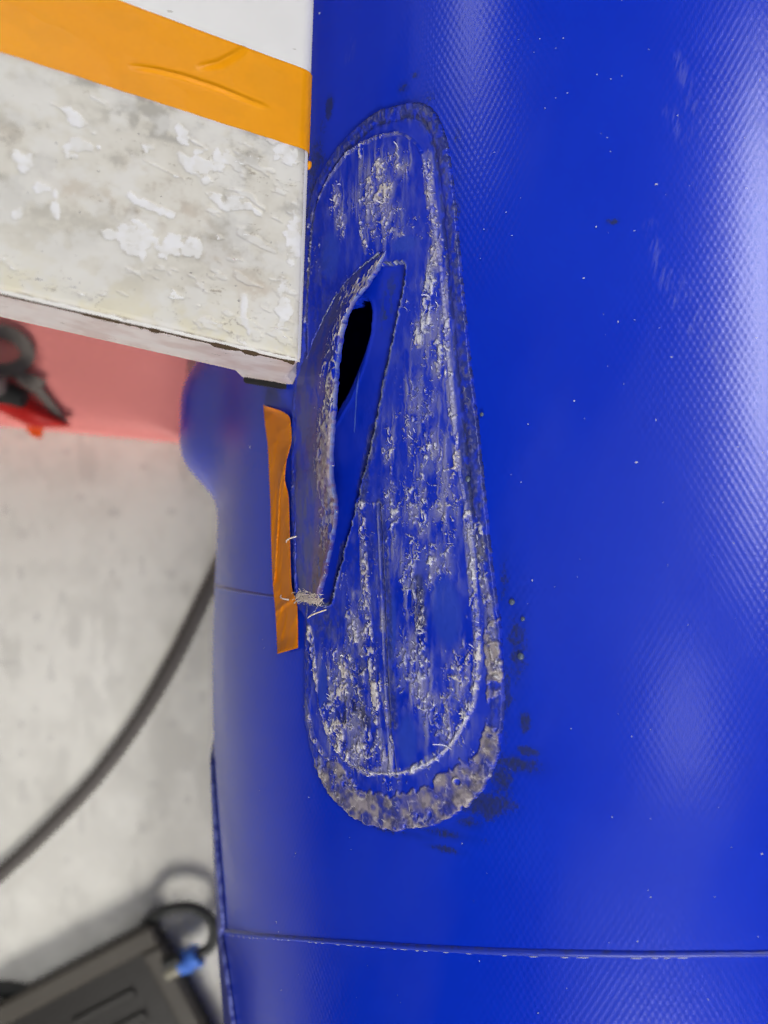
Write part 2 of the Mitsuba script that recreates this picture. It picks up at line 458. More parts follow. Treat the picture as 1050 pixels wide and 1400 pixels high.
for b in [(575, 930, 18, 44, 0.1), (590, 965, 22, 34, 0.2), (568, 890, 12, 40, 0), (610, 1000, 26, 26, 0.4), (625, 930, 20, 50, 0), (555, 900, 12, 50, 0), (605, 985, 16, 40, 0)]:
    res = np.maximum(res, 0.85 * blob(*b))
for pts, w, k in [([(498, 690), (501, 760), (503, 800), (508, 870), (514, 930), (518, 965)], 6, 1.0), ([(492, 815), (496, 850), (500, 890)], 8, 0.8), ([(574, 800), (579, 860), (582, 900), (575, 960)], 7, 0.8),
                  ([(640, 700), (646, 770), (651, 840), (655, 900), (650, 950), (630, 995), (600, 1032), (565, 1052), (545, 1056)], 5, 0.85),
                  ([(534, 1058), (538, 1020), (533, 980), (524, 930)], 4, 0.8), ([(515, 970), (524, 1010), (530, 1050), (505, 1056), (480, 1042), (455, 1008), (441, 960), (432, 900), (428, 860)], 5, 0.9),
                  ([(585, 215), (590, 262), (596, 310), (607, 380)], 7, 0.75), ([(478, 212), (515, 190), (545, 184)], 3, 0.65), ([(497, 200), (497, 260), (499, 320), (505, 345)], 4, 0.8),
                  ([(597, 345), (590, 390), (584, 440), (575, 470)], 7, 1.0), ([(607, 360), (611, 440), (614, 500), (620, 560), (628, 640)], 5, 0.8),
                  ([(558, 330), (545, 316), (552, 296)], 4, 0.7), ([(520, 790), (527, 860)], 4, 0.45), ([(610, 985), (612, 955), (640, 930), (645, 880)], 4, 0.8),
                  ([(655, 720), (662, 790), (672, 850), (680, 920)], 6, 0.7), ([(430, 310), (424, 400), (420, 440)], 3, 0.6), ([(425, 310), (446, 256), (478, 212)], 3, 0.5),
                  ([(420, 960), (432, 1010), (455, 1045), (480, 1072)], 4, 0.7), ([(440, 1040), (450, 1070), (470, 1090)], 6, 0.6)]:
    res = np.maximum(res, k * strip(pts, w))
# the thick broken rim at the lower end
rim_low = sst(0.0, 0.0012, s_out) * sst(0.0150, 0.0095, s_out + 0.004 * (f2(mm_u * 0.28, mm_y * 0.28, 3, 9) - 0.5)) * sst(local(600, 1005)[1], local(600, 1065)[1], PY + 0.15 * (PU - local(560, 1060)[0]))
rim_side = sst(0.0, 0.0008, s_out) * sst(0.0072, 0.0050, s_out) * sst(local(600, 760)[1], local(600, 880)[1], PY) * sst(local(480, 900)[0], local(600, 900)[0], PU)
# clean places where the layer has come away smooth
clean = np.zeros_like(PU)
for b in [(612, 835, 26, 60, 0.15), (560, 1010, 16, 44, 0), (455, 350, 16, 40, 0), (445, 935, 8, 40, 0), (556, 335, 22, 14, 0), (540, 860, 6, 60, 0)]:
    clean = np.maximum(clean, blob(*b))
clean = sst(0.35, 0.75, clean)
# --- squiggly threads, crumbs and streaks of residue
wa, wb = 1.6 * (f2(mm_u * 0.6, mm_y * 0.6, 3, 31) - 0.5), 1.6 * (f2(mm_u * 0.6, mm_y * 0.6, 3, 32) - 0.5)
ridge = 1 - np.abs(2 * f2((mm_u + wa) * 0.42, (mm_y + wb) * 0.27, 2, 33) - 1) * 2.6
ridge2 = 1 - np.abs(2 * f2((mm_u + wb) * 0.75, (mm_y + wa) * 0.55, 2, 34) - 1) * 2.5
grain = f2(mm_u * 0.95, mm_y * 0.75, 3, 35)
patchy = f2(mm_u * 0.16, mm_y * 0.09, 3, 36)
val = np.maximum(ridge, ridge2 * 0.95) * 0.62 + grain * 0.22 + patchy * 0.36
dens = np.clip(res, 0, 1) * (1 - 0.9 * clean)
thr = 1.22 - 0.60 * dens
warp1, warp2 = 2.2 * (f2(mm_u * 0.5, mm_y * 0.5, 3, 131) - 0.5), 2.2 * (f2(mm_u * 0.5, mm_y * 0.5, 3, 132) - 0.5)
net1 = np.abs(f2((mm_u + warp1) * 0.36, (mm_y + warp2) * 0.22, 2, 133) - 0.5)
net2 = np.abs(f2((mm_u + warp2) * 0.62, (mm_y + warp1) * 0.42, 2, 134) - 0.5)
gate = f2(mm_u * 0.22, mm_y * 0.14, 3, 135)
wide = np.clip(np.maximum(dens, 0.30 * inside * (s_exp < -0.0005) * sst(0.46, 0.62, patchy) * (1 - clean) * (PY < local(560, 300)[1])), 0, 1)
breaks = f2(mm_u * 0.5, mm_y * 0.35, 3, 136)
wd1 = 0.003 + 0.040 * wide * sst(0.30, 0.70, grain) * sst(0.34, 0.56, breaks + 0.25 * wide)
threads = np.maximum(sst(wd1, wd1 * 0.55, net1), sst(wd1 * 0.85, wd1 * 0.45, net2)) * sst(0.48, 0.62, breaks * 0.7 + wide * 0.55)
clump = sst(0.86, 0.96, dens * 0.52 + grain * 0.42 + gate * 0.36) * sst(0.02, 0.05, np.minimum(net2, net1) + 0.03 * grain)
residue = np.clip(np.maximum(threads * sst(0.10, 0.3, wide) * (0.45 + 0.45 * gate + 0.3 * dens), clump), 0, 1) * inside
rimtex = sst(0.66, 0.86, np.maximum(ridge, ridge2) * 0.45 + f2(mm_u * 0.5, mm_y * 0.5, 4, 37) * 0.75)
rim = np.clip(rim_low + 0.72 * rim_side, 0, 1)
holes_in_rim = np.zeros_like(PU)
for b in [(627, 1068, 5, 5, 0)]:
    holes_in_rim = np.maximum(holes_in_rim, blob(*b) * (0.7 + 0.5 * f2(mm_u * 0.5, mm_y * 0.5, 2, 151)))
rc = local(555, 985)
pa = np.arctan2(PY - rc[1], PU - rc[0])
streak = f2(pa * 22, s_out * 260, 4, 137)
blotch = f2(mm_u * 0.22, mm_y * 0.22, 4, 138)
rim = sst(0.50, 0.62, rim * 0.72 + 0.45 * (streak - 0.5) + 0.95 * (blotch - 0.5)) * inside
rim_edge = rim * (1 - rim) * 4
rim = rim * (1 - sst(0.3, 0.55, holes_in_rim))
ringed = sst(0.36, 0.56, f2(mm_u * 0.5, mm_y * 0.5, 2, 151)) * sst(0.12, 0.26, holes_in_rim) * sst(0.5, 0.34, holes_in_rim)
# --- dull grime
edge_band = sst(-0.0004, 0.0006, s_out) * sst(0.0062, 0.0028, s_out + 0.003 * (f2(mm_u * 0.25, mm_y * 0.14, 3, 41) - 0.5))
right_band = strip([(600, 160), (613, 215), (622, 300), (630, 400), (640, 500), (648, 580), (655, 660), (664, 760)], 9)
arc_top = strip([(440, 235), (470, 200), (510, 165), (548, 150), (580, 150), (602, 175), (612, 215)], 13)
olive = np.maximum.reduce([strip([(536, 480), (524, 540), (516, 585)], 4), 0.9 * strip([(513, 590), (503, 640), (494, 690)], 10), 0.9 * strip([(524, 690), (530, 770), (533, 840), (537, 930), (541, 990)], 7) * 0.9,
                           strip([(575, 795), (579, 850)], 8), 0.8 * strip([(655, 560), (640, 590), (641, 640), (648, 690)], 9), 0.9 * strip([(470, 745), (462, 790), (455, 822)], 5), 0.7 * strip([(556, 366), (546, 430), (537, 480)], 3)])
dull = np.maximum.reduce([0.9 * blob(450, 850, 28, 30), 0.7 * blob(500, 925, 40, 90), 0.6 * blob(510, 780, 30, 90), 0.5 * blob(440, 430, 16, 120)])
gn = f2(mm_u * 0.8, mm_y * 0.5, 4, 42)
gf = f2(mm_u * 1.3, mm_y * 0.9, 3, 43)
grime = np.clip(np.maximum.reduce([0.95 * arc_top * sst(0.30, 0.55, gn), 0.95 * right_band * sst(0.32, 0.6, gn), 0.6 * edge_band * sst(0.35, 0.6, gn), olive * sst(0.25, 0.5, gn), 0.85 * dull * sst(0.35, 0.6, gn)]), 0, 1) * inside
# --- relief
smear = inside * (s_exp < 0) * sst(0.10, 0.55, res + 0.15) * sst(0.50, 0.74, f2(mm_u * 0.75 + 0.6 * warp1, mm_y * 0.075, 4, 150)) * (1 - 0.8 * clean)
h = 0.00012 + 0.0007 * sst(0.0, 0.0010, s_out) + 0.00055 * sst(-0.0003, 0.0006, s_ring)
split = strip([(522, 690), (527, 800), (531, 900), (536, 1000), (543, 1058)], 3.2)
h -= 0.0004 * split
split_e = split * (1 - split) * 4 * inside
h += 0.00028 * split_e
h += 0.00022 * smear
h += residue * (0.00014 + 0.00050 * grain) + 0.00025 * residue * ridge
h += rim * (0.00030 + 0.0005 * (streak - 0.4) + 0.0005 * (blotch - 0.4)) + 0.0003 * rim_edge + 0.0006 * ringed
h += 0.00025 * (f2(mm_u * 0.7, mm_y * 0.5, 4, 45) - 0.5) + np.clip(edge_band + arc_top + right_band, 0, 1) * 0.0004 * (gf - 0.45) * inside
h += olive * 0.0005 * gf * inside
groove = sst(0.0010, 0.0003, np.abs(s_out - 0.0048 - 0.0012 * (blotch - 0.5)))
upper = sst(local(600, 820)[1], local(600, 700)[1], PY)
lipr = sst(0.0, 0.0009, s_out) * sst(0.0046, 0.0028, s_out)
h += 0.00030 * lipr * (0.7 + 0.6 * gf) * inside - 0.00025 * groove * inside * upper
line_in = sst(0.00075, 0.0002, np.abs(s_ring + 0.0004 * (gf - 0.5))) * inside * (s_exp < 0)
h += 0.00040 * line_in * (0.5 + gf)
scar = sst(0.0010, 0.0, np.abs(s_exp)) * inside
h += 0.0005 * scar * (0.4 + gf)
h = np.where(s_exp > 0, np.minimum(h, 0.00015 + 0.0012 * sst(0.0005, 0.0, s_exp) + 0.00008 * gf), h)
h = np.where(inside, h, -0.0009 + np.maximum(0, s_out + 0.0006) * 1.4)
hw = 0.0007 + 0.0022 * sst(local(500, 440)[1], local(470, 560)[1], PY) + 0.0003 * (f2(mm_u * 0.4, mm_y * 0.4, 3, 170) - 0.5)
h -= 0.0055 * np.clip((s_hole + hw) / (2 * hw), 0, 1) ** 2.2
h += 0.00025 * sst(0.0012, 0.0, np.abs(s_hole + hw + 0.0006)) * (s_hole < -0.0005)
# --- colour
tone = f2(mm_u * 0.12, mm_y * 0.08, 3, 51)
base = mixc(np.broadcast_to(BLUE * 0.92, PU.shape + (3,)), (0.014, 0.036, 0.48), sst(0.3, 0.75, tone))
chalk = inside * (0.30 + 0.7 * np.clip(res, 0, 1)) * sst(0.42, 0.75, f2(mm_u * 0.5, mm_y * 0.22, 4, 52)) * (1 - clean) * (s_exp < 0)
base = mixc(base, (0.13, 0.15, 0.42), 0.8 * chalk)
base = mixc(base, (0.25, 0.25, 0.40), 0.72 * smear)
bloom = sst(0.25, 0.8, dens) * sst(0.44, 0.66, f2(mm_u * 0.30 + 0.5 * warp2, mm_y * 0.18 + 0.5 * warp1, 4, 190)) * inside
base = mixc(base, (0.30, 0.29, 0.40), 0.6 * bloom)
base = mixc(base, (0.05, 0.10, 0.46), 0.35 * clean)
warm = sst(0.40, 0.70, f2(mm_u * 0.10, mm_y * 0.06, 2, 53) + 0.35 * blob(470, 960, 60, 110))
pale = mixc(mixc(np.broadcast_to([0.42, 0.43, 0.55], PU.shape + (3,)), (0.52, 0.46, 0.42), warm), (0.66, 0.65, 0.67), sst(0.5, 0.75, grain) * 0.7)
grey = mixc(np.broadcast_to([0.035, 0.042, 0.075], PU.shape + (3,)), (0.13, 0.125, 0.10), sst(0.50, 0.66, gf))
grey = mixc(grey, (0.02, 0.02, 0.03), 0.8 * sst(0.42, 0.30, gf))
col = mixc(base, grey, grime * 0.62)
rimc = mixc(mixc(np.broadcast_to([0.10, 0.09, 0.12], PU.shape + (3,)), (0.31, 0.27, 0.26), sst(0.40, 0.60, streak * 0.35 + blotch * 0.65)), (0.022, 0.035, 0.24), 0.85 * sst(0.50, 0.64, f2(mm_u * 0.32, mm_y * 0.26, 3, 55)))
rnet = np.abs(f2((mm_u + warp1) * 0.3, (mm_y + warp2) * 0.3, 2, 139) - 0.5)
rimtex = np.maximum(sst(0.035, 0.012, rnet) * sst(0.4, 0.6, breaks), 0.8 * rim_edge)
rimc = mixc(rimc, (0.54, 0.49, 0.45), rimtex * 0.8)
rimc = mixc(rimc, (0.05, 0.045, 0.05), 0.5 * sst(0.58, 0.70, f2(mm_u * 0.30, mm_y * 0.30, 3, 140)))
rimc = mixc(rimc, (0.16, 0.07, 0.03), 0.9 * blob(533, 1063, 8, 5))
col = mixc(col, (0.016, 0.020, 0.032), 0.5 * groove * upper * sst(0.30, 0.5, gn) * inside * (s_exp < 0))
col = mixc(col, (0.012, 0.014, 0.03), 0.6 * sst(0.0014, 0.0, np.abs(s_out + 0.0002)) * sst(0.35, 0.55, gn))
col = mixc(col, (0.24, 0.24, 0.32), 0.6 * split_e * sst(0.35, 0.55, breaks))
col = mixc(col, (0.34, 0.33, 0.38), line_in * sst(0.36, 0.55, breaks) * (0.45 + 0.5 * (1 - upper)))
col = mixc(col, rimc, rim * inside * (0.48 + 0.4 * sst(0.4, 0.6, blotch)))
col = mixc(col, pale, residue * (0.36 + 0.60 * sst(0.42, 0.66, grain * 0.6 + gate * 0.4)))
col = mixc(col, (0.5, 0.46, 0.42), ringed * inside)
pitk = np.clip(blob(488, 985, 30, 62) + 0.7 * blob(575, 850, 9, 50) + 0.5 * blob(535, 900, 8, 80), 0, 1) * sst(0.54, 0.66, f2(mm_u * 0.5 + warp1 * 0.4, mm_y * 0.4, 3, 160)) * (1 - residue)
col = mixc(col, (0.012, 0.012, 0.016), 0.8 * pitk)
dark_gap = sst(0.8, 0.2, ridge) * residue * 0
scar_c = mixc(np.broadcast_to([0.12, 0.14, 0.15], PU.shape + (3,)), (0.42, 0.44, 0.40), sst(0.4, 0.6, gf))
col = mixc(col, scar_c, scar * sst(0.3, 0.5, gn) * 0.9 * (PU < local(440, 500)[0]))
stain = 0.8 * blob(548, 445, 14, 12) + 0.7 * blob(528, 430, 8, 18) + 0.5 * blob(535, 395, 12, 20)
col = mixc(col, (0.03, 0.045, 0.07), np.clip(stain, 0, 1) * sst(0.45, 0.65, gn) * (s_exp > 0))
scratch = strip([(492, 510), (488, 540), (485, 590)], 0.9)
col = mixc(col, (0.10, 0.17, 0.5), scratch * 0.6)
keep_v = (s_out > -0.0014) & (s_hole < hw)
f = grid_faces(*PU.shape)
kv = keep_v.reshape(-1)
f = f[kv[f].all(1)]
v = surf(PU, PY, h).reshape(-1, 3)
f = orient(v, f, PU)
v_, f_, c_ = compact(v, f, np.clip(col, 0, 1).reshape(-1, 3))
put(TUBE + "__patch", (v_, f_), "vertex_paint", "long rounded patch scuffed with pale glue residue and grime", smooth=True, color=c_)

# --- loose curled flakes of residue standing on the patch
prob = np.clip(dens ** 1.3 * 0.9 + 0.55 * rim * sst(0.4, 0.6, gn), 0, 1) * inside * (s_exp < -0.0006) * (val > thr - 0.10)
cand = np.flatnonzero(prob.reshape(-1) > 0.08)
w = prob.reshape(-1)[cand]
pick = rng.choice(cand, 420, replace=True, p=w / w.sum())
fu, fy = PU.reshape(-1)[pick] + rng.uniform(-1, 1, len(pick)) * STEP, PY.reshape(-1)[pick] + rng.uniform(-1, 1, len(pick)) * STEP
fh = h.reshape(-1)[pick]
ang = np.where(rng.random(len(pick)) < 0.6, rng.normal(np.pi / 2, 0.5, len(pick)), rng.uniform(0, np.pi, len(pick)))
ln = rng.gamma(3.0, 0.00034, len(pick)) + 0.0003
wd = np.minimum(ln * rng.uniform(0.12, 0.4, len(pick)), 0.0005)
lift = ln * rng.uniform(0.05, 0.55, len(pick))
bend = rng.normal(0, 0.7, len(pick))
rows = []
for k in range(4):
    t = k / 3 - 0.5
    a_ = ang + bend * t
    cu_, cy_ = fu + np.cos(a_) * ln * t, fy + np.sin(a_) * ln * t
    hh = fh - 0.00004 + lift * (t + 0.5) ** 2
    ww = wd * (0.35 + 0.65 * np.sin(np.pi * (k + 0.6) / 4.2))
    for sg in (-0.5, 0.5):
        rows.append(surf(cu_ - np.sin(a_) * ww * sg, cy_ + np.cos(a_) * ww * sg, hh + 0.0001 * (sg > 0)))
fv = np.stack(rows, 1)
ff = np.array([[0, 1, 3], [0, 3, 2], [2, 3, 5], [2, 5, 4], [4, 5, 7], [4, 7, 6]])
ff = (np.arange(len(pick))[:, None, None] * 8 + ff[None]).reshape(-1, 3)
fc = np.clip(col.reshape(-1, 3)[pick] * 0.5 + np.array([[0.28, 0.28, 0.33]]) * rng.uniform(0.7, 1.5, (len(pick), 1)), 0, 1)
put(TUBE + "__glue_flakes", (fv.reshape(-1, 3), ff), "vertex_matt", "loose pale flakes of old glue on the patch", kind="stuff", color=np.repeat(fc, 8, 0))

# --- drops of dried glue, and dark crumbs
drops = [(641, 655, 4.5), (700, 823, 5), (712, 897, 5.5), (715, 846, 3.5), (660, 567, 3.5)]
diffuse("dried_glue", (0.08, 0.11, 0.17), 0.35)
for k, (dx_, dy_, dr_) in enumerate(drops):
    uu, yy = local(dx_, dy_)
    m = trimesh.creation.icosphere(3, radius=1)
    vv = m.vertices * (1 + 0.25 * (meshkit.noise(m.vertices * 1.7 + k * 9) - 0.5)[:, None])
    r_ = dr_ * 0.00018
    P = surf(uu + vv[:, 0] * r_, yy + vv[:, 1] * r_ * 1.1, vv[:, 2] * r_ * 0.8 + (0.0009 if dx_ < 665 else 0.0002))
    put(TUBE + "__glue_drop" + (f"_{k:03d}" if k else ""), fix(P, m.faces), "dried_glue", smooth=True)

# --- torn flap: rooted along its left side, its right edge stands clear of the tube
FL = np.array([(514, 353), (470, 382), (446, 422), (424, 472), (404, 528), (401, 585), (400, 640), (401, 700), (402, 760), (406, 815)], float)
FR = np.array([(528, 343), (502, 388), (479, 418), (466, 458), (459, 515), (455, 570), (452, 630), (458, 700), (447, 765), (434, 818)], float)
FH = np.array([0.8, 3.6, 6.8, 9.2, 10, 9.2, 8.2, 7.6, 7.2, 5.4]) / 1000
tt = np.linspace(0, 9, 420)
ss = np.linspace(0, 1, 64)
ii = np.arange(10)
L_, R_, H_ = (PchipInterpolator(ii, a)(tt) for a in (FL, FR, FH))
R_ = R_ + np.stack([1.6 * (f2(tt * 6, tt * 0, 3, 61) - 0.5) * 2.4, np.zeros_like(tt)], -1)
pxs = L_[:, None] * (1 - ss)[None, :, None] + R_[:, None] * ss[None, :, None]
prof = 0.55 * np.sin(np.pi / 2 * ss) ** 1.2 + 0.45 * ss ** 1.4 - 0.10 * sst(0.9, 1.0, ss)
hh = 0.0009 + H_[:, None] * prof[None]
fold_w = np.sin(np.pi * ss)[None] * np.minimum(1, H_ / 0.006)[:, None]
hh = hh + fold_w * (0.0011 * np.sin(tt[:, None] * 1.9 + 2.2 * ss[None] + 0.6) + 0.0016 * (f2(tt[:, None] * 0.55 + 0 * ss[None], ss[None] * 3.2 + 0 * tt[:, None], 2, 171) - 0.5))
fU, fY = on_tube(pxs[..., 0], pxs[..., 1], hh)
tm, sm_ = fU * 1000, fY * 1000
fr = 1 - np.abs(2 * f2(tm * 0.6, sm_ * 0.35, 2, 62) - 1) * 2.4
fg = f2(tm * 1.1, sm_ * 0.8, 3, 63)
row = tt[:, None] / 9 + 0 * ss[None]
edge_k = sst(0.25, 0.9, ss)[None] * sst(1.0, 0.62, row) + 0.55 * sst(0.3, 0.8, ss)[None] * sst(0.5, 0.62, row)
edge_k = np.maximum(edge_k, 0.9 * np.exp(-((row - 0.16) / 0.12) ** 2))
edge_k = np.maximum(edge_k, 0.45 * sst(0.30, 0.1, ss)[None] * sst(0.6, 0.9, row))
fval = fr * 0.5 + fg * 0.45 + f2(tm * 0.3, sm_ * 0.2, 3, 64) * 0.35
fth = 1.26 - 0.60 * edge_k - 0.10 * sst(0.5, 0.1, row) * sst(0.3, 0.7, ss)[None]
fres = sst(fth, fth + 0.13, fval)
lip = np.broadcast_to(sst(0.965, 0.99, ss)[None], fU.shape)
fhh = hh + fres * (0.0001 + 0.0004 * fg) + 0.0002 * (fg - 0.5)
top = surf(fU, fY, fhh)
fbase = mixc(np.broadcast_to(BLUE * 0.95, fU.shape + (3,)), (0.05, 0.06, 0.30), sst(0.3, 0.7, f2(tm * 0.25, sm_ * 0.15, 3, 65)))
brown = sst(0.45, 0.8, ss)[None] * sst(0.5, 0.66, row) * sst(0.40, 0.60, f2(tm * 0.6, sm_ * 0.3, 3, 66))
fbase = mixc(fbase, (0.15, 0.085, 0.085), 0.85 * brown)
fpinkish = sst(0.25, 0.7, ss)[None] * sst(0.42, 0.62, f2(tm * 0.35, sm_ * 0.12, 4, 152)) * sst(0.15, 0.4, row)
fbase = mixc(fbase, (0.13, 0.085, 0.24), 0.6 * fpinkish)
fpale = mixc(mixc(np.broadcast_to([0.40, 0.38, 0.40], fU.shape + (3,)), (0.55, 0.46, 0.38), sst(0.4, 0.65, f2(tm * 0.4, sm_ * 0.2, 2, 67))), (0.72, 0.68, 0.62), sst(0.5, 0.75, fg))
fcol = mixc(fbase, fpale, fres * (0.85 - 0.45 * sst(0.5, 0.7, row)) * (0.5 + 0.5 * sst(0.35, 0.6, fg)))
fcol = mixc(fcol, (0.16, 0.22, 0.50), lip * sst(0.35, 0.6, fg) * 0.8)
v, f = sheet(top, 0.0020, normal(fU))
f = orient(v[: top.shape[0] * top.shape[1]], f[:1000], fU)[0:0] if False else f
m = trimesh.Trimesh(v, f, process=False)
m.fix_normals()
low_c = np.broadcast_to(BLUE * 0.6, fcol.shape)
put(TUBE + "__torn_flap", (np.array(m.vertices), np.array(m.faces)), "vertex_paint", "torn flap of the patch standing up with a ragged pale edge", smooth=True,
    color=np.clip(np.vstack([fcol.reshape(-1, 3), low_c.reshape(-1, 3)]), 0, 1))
# frayed threads: along the flap's torn edge and a pale tuft at its lower end
fib = []


def fibre(p0, d0, length, r, curl):
    n = 6
    p = [np.asarray(p0, float)]
    d = d0 / np.linalg.norm(d0)
    for _ in range(n - 1):
        d = d + rng.normal(0, curl, 3)
        d /= np.linalg.norm(d)
        p.append(p[-1] + d * length / (n - 1))
    fib.append(trimesh.Trimesh(*tube(p, np.linspace(r, r * 0.5, n), 4), process=False))


low_end = top[-1]
for k in range(320):
    s_ = rng.uniform(0, 1)
    base_p = low_end[int(s_ * 63)] - normal(fU[-1, int(s_ * 63)]) * rng.uniform(0.0, 0.0012) + np.array([0, rng.uniform(-0.0012, 0.002), 0])
    fibre(base_p, np.array([rng.normal(0, 0.7), -0.6 + rng.normal(0, 0.5), rng.normal(0.25, 0.4)]), rng.uniform(0.0010, 0.0036), 0.00017, 0.5)
for k in range(14):
    r_ = int(rng.uniform(10, 410))
    fibre(top[r_, -1] - normal(fU[r_, -1]) * rng.uniform(0, 0.001), np.array([rng.normal(0.3, 0.5), rng.normal(0, 0.9), rng.normal(0.3, 0.4)]), rng.uniform(0.0005, 0.0017), 0.00010, 0.5)
for px_, py_, qx, qy in [(396, 742, 410, 733), (388, 814, 402, 820), (450, 833, 425, 845)]:
    a, b = local(px_, py_), local(qx, qy)
    P = [surf(a[0] + (b[0] - a[0]) * t, a[1] + (b[1] - a[1]) * t, 0.0012 + 0.002 * math.sin(t * 3)) for t in np.linspace(0, 1, 6)]
    fib.append(trimesh.Trimesh(*tube(P, 0.00028, 6), process=False))
diffuse("thread", (0.62, 0.54, 0.48), 0.8, 0.2)
put(TUBE + "__frayed_threads", trimesh.util.concatenate(fib), "thread", "pale frayed threads at the torn edge of the flap", kind="stuff", smooth=True)
# a little lifted lip of the layer below the flap's end
P = uy(spline([(425, 846), (436, 834), (448, 830), (457, 826), (462, 812)], 30))
v_ = surf(P[:, 0], P[:, 1], 0.0009)
put(TUBE + "__lifted_lip", tube(v_, 0.0005, 8), "pale_glue", smooth=True)

# --- dust on the skin
N = 130
dpx, dpy = rng.uniform(330, 1050, N), rng.uniform(0, 1400, N)
spots = [(870, 632, 4), (897, 252, 4), (815, 310, 3), (738, 53, 2), (770, 52, 2), (760, 66, 2), (816, 102, 2.5), (835, 108, 2), (745, 148, 2), (798, 380, 3), (845, 440, 3), (830, 188, 2), (850, 0, 2), (378, 1261, 3.5), (381, 1274, 2), (385, 1354, 2.5), (422, 1090, 2.5),
         (404, 1166, 2.5), (676, 208, 2), (692, 290, 2), (700, 322, 2), (785, 548, 3), (918, 488, 3)]
dsz = np.concatenate([rng.gamma(2.0, 0.00004, N) + 0.00005, [s[2] * 0.00008 for s in spots]])
dpx = np.concatenate([dpx, [s[0] for s in spots]])
dpy = np.concatenate([dpy, [s[1] for s in spots]])
dU, dY = on_tube(dpx, dpy)
ok = ~shapely.contains_xy(pol_out.buffer(0.003), dU, dY)
ico = trimesh.creation.icosphere(1, radius=1)
ds = []
for a, b, s_, good in zip(dU, dY, dsz, ok):
    if good:
        vv = ico.vertices * rng.uniform(0.5, 1.3, (len(ico.vertices), 1))
        el = rng.uniform(0.6, 1.9)
        ds.append(trimesh.Trimesh(surf(a + vv[:, 0] * s_ * el, b + vv[:, 1] * s_ / el, vv[:, 2] * s_ * 0.5 + s_ * 0.2), ico.faces, process=False))
diffuse("dust", (0.62, 0.62, 0.62), 0.9, 0.1)
put(TUBE + "__dust_specks", trimesh.util.concatenate(ds), "dust", "tiny pale specks of dust on the blue skin", kind="stuff", smooth=True)

# ------------------------------------------------------------------ white beam lying against the tube
KB = 0.275 / 0.295                           # scale of the beam
BX, BD, BS = -0.02677 * KB, 0.275, 0.478          # its top face: depth below the camera BD at x = BX, rising to the left


def beam_z(x):
    return CAM_Z - (BD + (np.asarray(x) - BX) * BS)


def on_beam(px, py):
    dx, dy = (np.asarray(px, float) - 525) / FOCAL, (700 - np.asarray(py, float)) / FOCAL
    d = (BD - BX * BS) / (1 - dx * BS)
    return np.stack([dx * d, dy * d], -1)


e0, e1 = on_beam(428, 0), on_beam(410, 495)
lft = on_beam(0, 400)
kx = (e0[0] - e1[0]) / (e0[1] - e1[1])
ky = (lft[1] - e1[1]) / (lft[0] - e1[0])


def right_x(y):
    return e1[0] + (y - e1[1]) * kx


def low_y(x):
    return e1[1] + (x - e1[0]) * ky


BL, BTOP, FIL = -0.30, 0.42, 0.0028
poly = Polygon([(e1[0], e1[1]), (right_x(BTOP), BTOP), (BL, BTOP), (BL, low_y(BL))])
poly = poly.buffer(-0.002, quad_segs=6).buffer(0.002, quad_segs=6)
ring0 = np.array(poly.exterior.coords)[:-1]
seg = np.roll(ring0, -1, 0) - np.roll(ring0, 1, 0)
sgn = 1 if poly.exterior.is_ccw else -1
inw = sgn * np.stack([-seg[:, 1], seg[:, 0]], -1) / np.linalg.norm(seg, axis=1, keepdims=True)
BOT = 0.0465 * KB
rows = []
for a in np.linspace(np.pi / 2, 0, 8):            # rounded upper edge
    e = FIL * 0.75 * (1 - np.cos(a)) if False else FIL * (1 - math.cos(np.pi / 2 - a)) if False else FIL * (1 - math.sin(np.pi / 2 - a))
    q = ring0 + inw * e
    rows.append((q, FIL * (1 - math.sin(a)), e))
rows_v = []
for q, drop, e in rows:
    rows_v.append(np.column_stack([q, beam_z(q[:, 0]) - drop]))
for dz in (0.012, 0.03, BOT - 0.001, BOT):
    q = ring0 + inw * (0.0 if dz < BOT else 0.001)
    near_r = sst(0.02, 0.0, right_x(q[:, 1]) - q[:, 0])
    q = q - np.column_stack([near_r * 0.0085 * dz / BOT, 0 * near_r])
    rows_v.append(np.column_stack([q, beam_z(ring0[:, 0]) - dz]))
nr = len(ring0)
v = np.vstack(rows_v)
f = []
for k in range(len(rows_v) - 1):
    for j in range(nr):
        a, b = k * nr + j, k * nr + (j + 1) % nr
        f += [[a, b, b + nr], [a, b + nr, a + nr]]
ct, cb = len(v), len(v) + 1
v = np.vstack([v, rows_v[0].mean(0), rows_v[-1].mean(0)])
v[ct, 2], v[cb, 2] = beam_z(v[ct, 0]), beam_z(v[cb, 0]) - BOT
e = (len(rows_v) - 1) * nr
f += [[ct, (j + 1) % nr, j] for j in range(nr)] + [[cb, e + j, e + (j + 1) % nr] for j in range(nr)]


def gelcoat(p, n, uv):
    a = mikit.fbm(p.x * 60, p.y * 60, p.z * 60, 3)
    c = dmix((0.66, 0.655, 0.64), (0.72, 0.715, 0.705), a)
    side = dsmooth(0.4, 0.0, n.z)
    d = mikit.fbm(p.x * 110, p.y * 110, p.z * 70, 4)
    c = dmix(c, (0.50, 0.40, 0.375), side * (0.5 + 0.5 * dsmooth(0.35, 0.75, d)))  # red bounce from the bag painted into the upright faces, blotched by noise
    speck = dsmooth(0.90, 0.93, mikit.noise(p.x * 420, p.y * 420, p.z * 420))
    return dmix(c, (0.25, 0.22, 0.18), 0.5 * speck)


